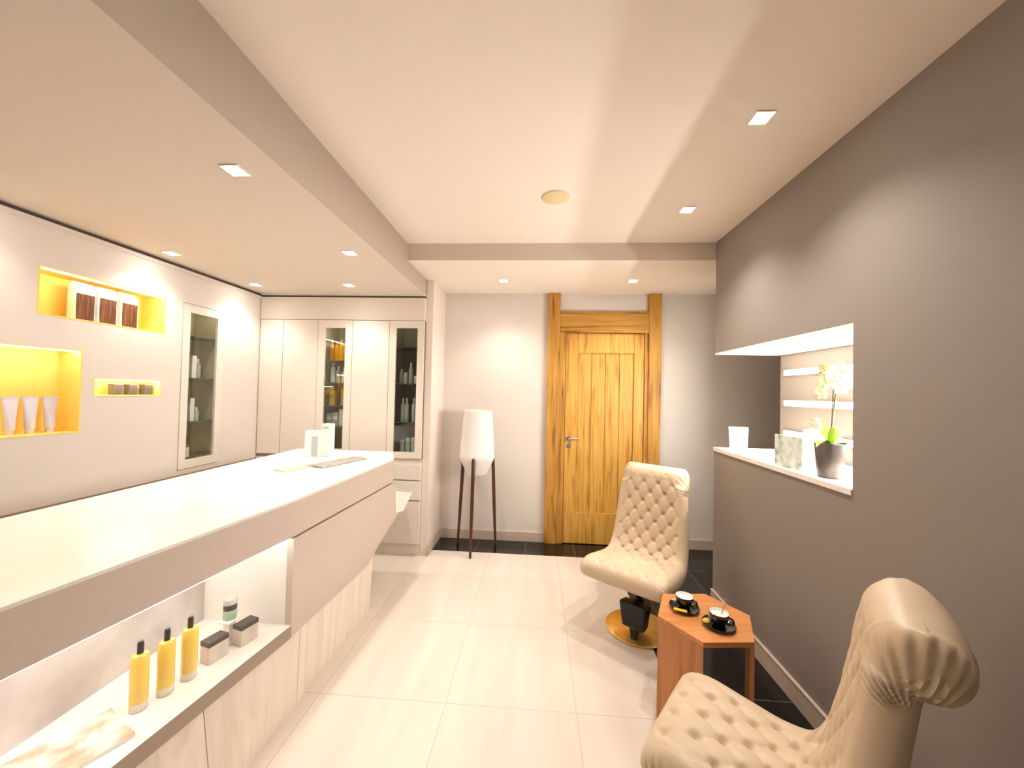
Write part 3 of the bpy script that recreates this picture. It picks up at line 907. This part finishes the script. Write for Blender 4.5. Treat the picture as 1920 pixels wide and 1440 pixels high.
# ------------------------------------------------------------------ swivel lounge chairs
def spline(P, n):
    out = []
    k = len(P)
    for i in range(k-1):
        p0, p1, p2, p3 = P[max(i-1, 0)], P[i], P[i+1], P[min(i+2, k-1)]
        for j in range(n):
            t = j/n
            out.append(tuple(.5*((2*b)+(-a+c)*t+(2*a-5*b+4*c-d)*t*t+(-a+3*b-3*c+d)*t**3) for a, b, c, d in zip(p0, p1, p2, p3)))
    out.append(tuple(P[-1]))
    return out
# centreline from seat nose to scroll: along, up, front thickness, back thickness, half width
CL = [(.298, .374, .050, .050, .220), (.220, .396, .058, .056, .225), (.10, .382, .058, .056, .224), (-.01, .372, .058, .056, .220), (-.10, .395, .056, .054, .216),
      (-.155, .48, .052, .052, .210), (-.185, .61, .048, .050, .202), (-.205, .74, .045, .048, .194), (-.218, .825, .046, .048, .188), (-.222, .846, .047, .052, .187),
      (-.226, .862, .048, .098, .186), (-.236, .905, .050, .112, .184), (-.246, .972, .050, .104, .180)]
def chair(loc, rz, label, wide=1.0):
    t = empty('lounge_chair', loc, rz, label, 'armchair', 'tufted swivel lounge chairs')
    C = spline(CL, 40)
    # resample by length
    L = [0]
    for a, b in zip(C, C[1:]):
        L.append(L[-1] + math.hypot(b[0]-a[0], b[1]-a[1]))
    N = 300
    pts = []
    j = 0
    for i in range(N+1):
        q = i/N
        s = L[-1]*(q/.6*.80 if q < .6 else .80+.20*(q-.6)/.4)
        while j < len(L)-2 and L[j+1] < s: j += 1
        q = (s-L[j])/(L[j+1]-L[j])
        pts.append((s,)+tuple(a+(b-a)*q for a, b in zip(C[j], C[j+1])))
    ST = L[-1]
    dv, ds, s_off = .092, .060, .055
    NF, NC, NB = 76, 32, 24
    ring = [('f', -1+2*i/NF) for i in range(NF+1)] + [('r', i/NC) for i in range(1, NC)] + [('b', 1-2*i/NB) for i in range(NB+1)] + [('l', i/NC) for i in range(1, NC)]
    v, f = [], []
    R = len(ring)
    for i, (s, u, z, TF, TB, W) in enumerate(pts):
        w0, T, W = (TF-TB)/2, (TF+TB)/2, W*wide
        a, b = pts[max(0, i-1)], pts[min(N, i+1)]
        tx, tz = b[1]-a[1], b[2]-a[2]
        l = math.hypot(tx, tz); tx /= l; tz /= l
        # centreline runs from seat nose to scroll; sitting side is to its right (towards +u / +z)
        nx, nz = tz, -tx
        e0 = min(1, s/.05); e1 = min(1, (ST-s)/.075)
        sc = math.sqrt(max(.0004, 1-(1-e0)**2))*math.sqrt(max(.0004, 1-(1-e1)**2))
        Tc = T*sc
        w0 *= 1
        Wc = W*(.86+.14*sc)
        rc = min(Tc*.94, .05 + .035*min(1, max(0, (s-.84*ST)/(.05*ST))))
        for kind, q in ring:
            if kind == 'f': vv, ww = q*(Wc-rc), Tc
            elif kind == 'b': vv, ww = q*(Wc-rc), -Tc
            else:
                an = PI/2 - PI*q if kind == 'r' else -PI/2 - PI*q
                vv = (Wc-rc if kind == 'r' else -(Wc-rc)) + rc*math.cos(an)
                sn = math.sin(an)
                ww = (1 if sn > 0 else -1)*(Tc-rc)*min(1, abs(sn)*3) + rc*sn
            d = 0
            if kind == 'f':
                va = vv/dv - .5
                sb = (s-s_off)/(2*ds)
                A, B = abs(math.sin(PI*(va+sb))), abs(math.sin(PI*(va-sb)))
                edge = min(1, max(0, (Wc-rc-abs(vv))/.03))*min(1, max(0, (s-.02)/.05))*min(1, max(0, (.93*ST-s)/.06))
                puff = .0065*(min(A, B)**.7)-.003
                # nearest button
                rr = 9
                k0 = round((s-s_off)/ds)
                for kk in (k0-1, k0, k0+1):
                    off = .5 if kk % 2 == 0 else 0
                    m_ = round(vv/dv-off)
                    rr = min(rr, math.hypot(vv-(m_+off)*dv, (s-s_off)-kk*ds))
                d = puff*edge - .017*math.exp(-(rr/.0125)**2)*(.2+.8*edge)
                d += .006*(1-(vv/W)**2)*sc
            elif kind == 'b':
                k = min(1, max(0, (s-.86*ST)/(.03*ST)))*(1-.5*abs(q)**4)
                d = k*(.005*math.sin(vv*2*PI/.030+1.3*math.sin(s*14))) + .004*(1-q*q)
            else:
                an = (q-.5)
                ph = math.atan2(s-.82*ST, -(w0+ww)-.035)
                rad = math.hypot(s-.82*ST, w0+ww+.035)
                k = min(1, max(0, (s-.82*ST)/(.02*ST)))
                d = -k*.0075*abs(math.sin(ph*17+.6*math.sin(ph*5)))**3*max(0, math.cos(an*PI))**.5*min(1, max(0, rad-.015)/.03)
                kn = min(1, max(0, (.10-s)/.05))
                d += kn*.003*math.sin(s*2*PI/.02)*math.cos(an*PI)
                if kind == 'r': vv += d
                else: vv -= d
                d = 0
            w = w0 + ww + (d if kind != 'b' else -d)
            v.append((u + nx*w, vv, z + nz*w))
    for i in range(N):
        for k in range(R):
            k2 = (k+1) % R
            f.append((i*R+k, i*R+k2, (i+1)*R+k2, (i+1)*R+k))
    f += [tuple(range(R-1, -1, -1)), tuple(range(N*R, N*R+R))]
    up = obj('upholstery', v, f, M['leather'], t, smooth=True, auto=1.3)
    # buttons
    kmax = int((.93*ST-s_off)/ds)
    bm_me = None
    for kk in range(0, kmax+1):
        s = s_off+kk*ds
        i = min(range(N+1), key=lambda n: abs(pts[n][0]-s))
        _, u, z, T, _tb, W = pts[i]
        a, b = pts[max(0, i-1)], pts[min(N, i+1)]
        tx, tz = b[1]-a[1], b[2]-a[2]
        l = math.hypot(tx, tz); tx /= l; tz /= l
        nx, nz = tz, -tx
        for vv in ((-1.5*dv, -.5*dv, .5*dv, 1.5*dv) if kk % 2 == 0 else (-dv, 0, dv)):
            w = T-.0165
            p = (u+nx*w, vv, z+nz*w)
            if bm_me is None:
                bo = MB().lathe([(0, -.003), (.007, -.003), (.0085, 0), (.006, .003), (0, .004)], 12).build('button', M['button'], up, smooth=True)
                bm_me = bo.data
            else:
                bo = bpy.data.objects.new('button', bm_me)
                COL.objects.link(bo); bo.parent = up
            bo.location = p
            bo.rotation_euler = Vector((0, 0, 1)).rotation_difference(Vector((nx, 0, nz))).to_euler()
    # pedestal
    MB().lathe([(0, 0), (.19, 0), (.195, .004), (.195, .010), (.185, .016), (.06, .024), (.04, .03), (0, .03)], 56).build('base_disc', M['brass'], t, smooth=True)
    MB().lathe([(0, .0305), (.034, .0305), (.034, .18), (.026, .185), (.026, .27), (0, .27)], 28).build('column', M['black'], t, smooth=True)
    MB().hexa([(-.11,-.075,.255),(.10,-.075,.265),(.10,.075,.265),(-.11,.075,.255),(-.13,-.10,.308),(.13,-.10,.322),(.13,.10,.322),(-.13,.10,.308)]).build('tilt_mechanism', M['black'], t, bevel=.006)
    MB().hexa([(.10,-.03,.085),(.17,-.03,.085),(.17,.10,.085),(.10,.10,.085),(.085,-.045,.215),(.185,-.045,.235),(.185,.115,.235),(.085,.115,.215)]).build('recline_pedal', M['black'], t, bevel=.012)
    MB().hexa([(.125,.018,.0165),(.155,.018,.0165),(.155,.05,.0165),(.125,.05,.0165),(.12,.012,.084),(.16,.012,.084),(.16,.056,.084),(.12,.056,.084)]).build('pedal_stem', M['black'], t, bevel=.004)
    return t
chair((.655, 2.42, 0), math.atan2(-.80, -.60), 'cream tufted lounge chair facing the room, in front of the oak door', 1.16)
chair((.680, 1.122, 0), math.radians(143), 'cream tufted lounge chair nearest the viewer, seen from its side with scrolled pleated top')

# ------------------------------------------------------------------ hexagonal side table
HX, HY, HS, HT, HR = .7765, 1.7908, .2129, .45, .1091
tb = empty('side_table', (HX, HY, 0), HR, 'orange walnut hexagonal side table between the two chairs', 'side table')
hexp = [(HS*math.cos(math.radians(a)), HS*math.sin(math.radians(a))) for a in (0, 60, 120, 180, 240, 300)]
MB().prism(hexp, HT-.022, HT).build('table_top', M['veneer_top'], tb, bevel=.0015)
def side(i, name):
    a, b = Vector(hexp[i]), Vector(hexp[(i+1) % 6])
    k = .91
    MB().prism([tuple(a), tuple(b), tuple(b*k), tuple(a*k)], 0, HT-.0225).build(name, M['veneer'], tb, bevel=.001)
side(3, 'side_panel'); side(5, 'side_panel'); side(2, 'side_panel')

def cup(x, y, label_s, label_c, yellow, label_y, cat_y, spoon):
    s = empty('saucer', (x, y, HT+.0005), 0, label_s, 'saucer', 'black saucers on the side table')
    MB().lathe([(0, .002), (.030, .0), (.036, .002), (.060, .010), (.066, .014), (.064, .0155), (.052, .010), (.034, .005), (0, .0045)], 48).build('dish', M['cup'], s, smooth=True)
    c = empty('coffee_cup', (x, y, HT+.0055), math.radians(-40), label_c, 'cup', 'black cups on the side table')
    MB().lathe([(0, .002), (.020, 0), (.023, .002), (.034, .022), (.0385, .050), (.0395, .056), (.038, .0565)], 48).build('cup_body', M['cup'], c, smooth=True)
    MB().lathe([(.0379, .0566), (.0362, .0545), (.033, .046), (0, .045)], 48).build('white_lining', M['milk'], c, smooth=True)
    pts = [(.036, 0, .046), (.050, 0, .046), (.057, 0, .036), (.052, 0, .022), (.033, 0, .016)]
    MB().tube(spline([p for p in pts], 5), .0042, 8).build('handle', M['cup'], c, smooth=True)
    if yellow == 'sachet':
        o = MB().box((-.028, -.009, 0), (.028, .009, .005)).build('sugar_sachet', M['sachet'], bevel=.002)
        o.location = (x-.034, y-.045, HT+.0155); o.rotation_euler = (0, .0, math.radians(-20))
    else:
        o = MB().lathe([(0, -.006), (.012, -.006), (.016, 0), (.012, .006), (0, .007)], 20).build('biscuit', M['biscuit'], smooth=True)
        o.location = (x-.052, y+.004, HT+.020); o.rotation_euler = (0, math.radians(-12), 0)
    tag(o, label_y, cat_y)
    if spoon:
        sp = empty('teaspoon', (x, y, HT+.052), 0, 'steel teaspoon standing in the nearer black cup', 'spoon')
        MB().tube([(.012, .004, 0), (.030, .016, .030), (.044, .024, .058)], [.0022, .002, .003], 8).build('handle', M['chrome'], sp, smooth=True)
cup(.706, 1.835, 'black saucer under the farther cup on the side table', 'black cup with white inside, farther one on the side table, with yellow sachet', 'sachet', 'yellow sugar sachet on the farther black saucer', 'sachet', False)
cup(.805, 1.712, 'black saucer under the nearer cup on the side table', 'black cup with white inside and a spoon, nearer one on the side table', 'biscuit', 'round golden biscuit on the nearer black saucer', 'biscuit', True)
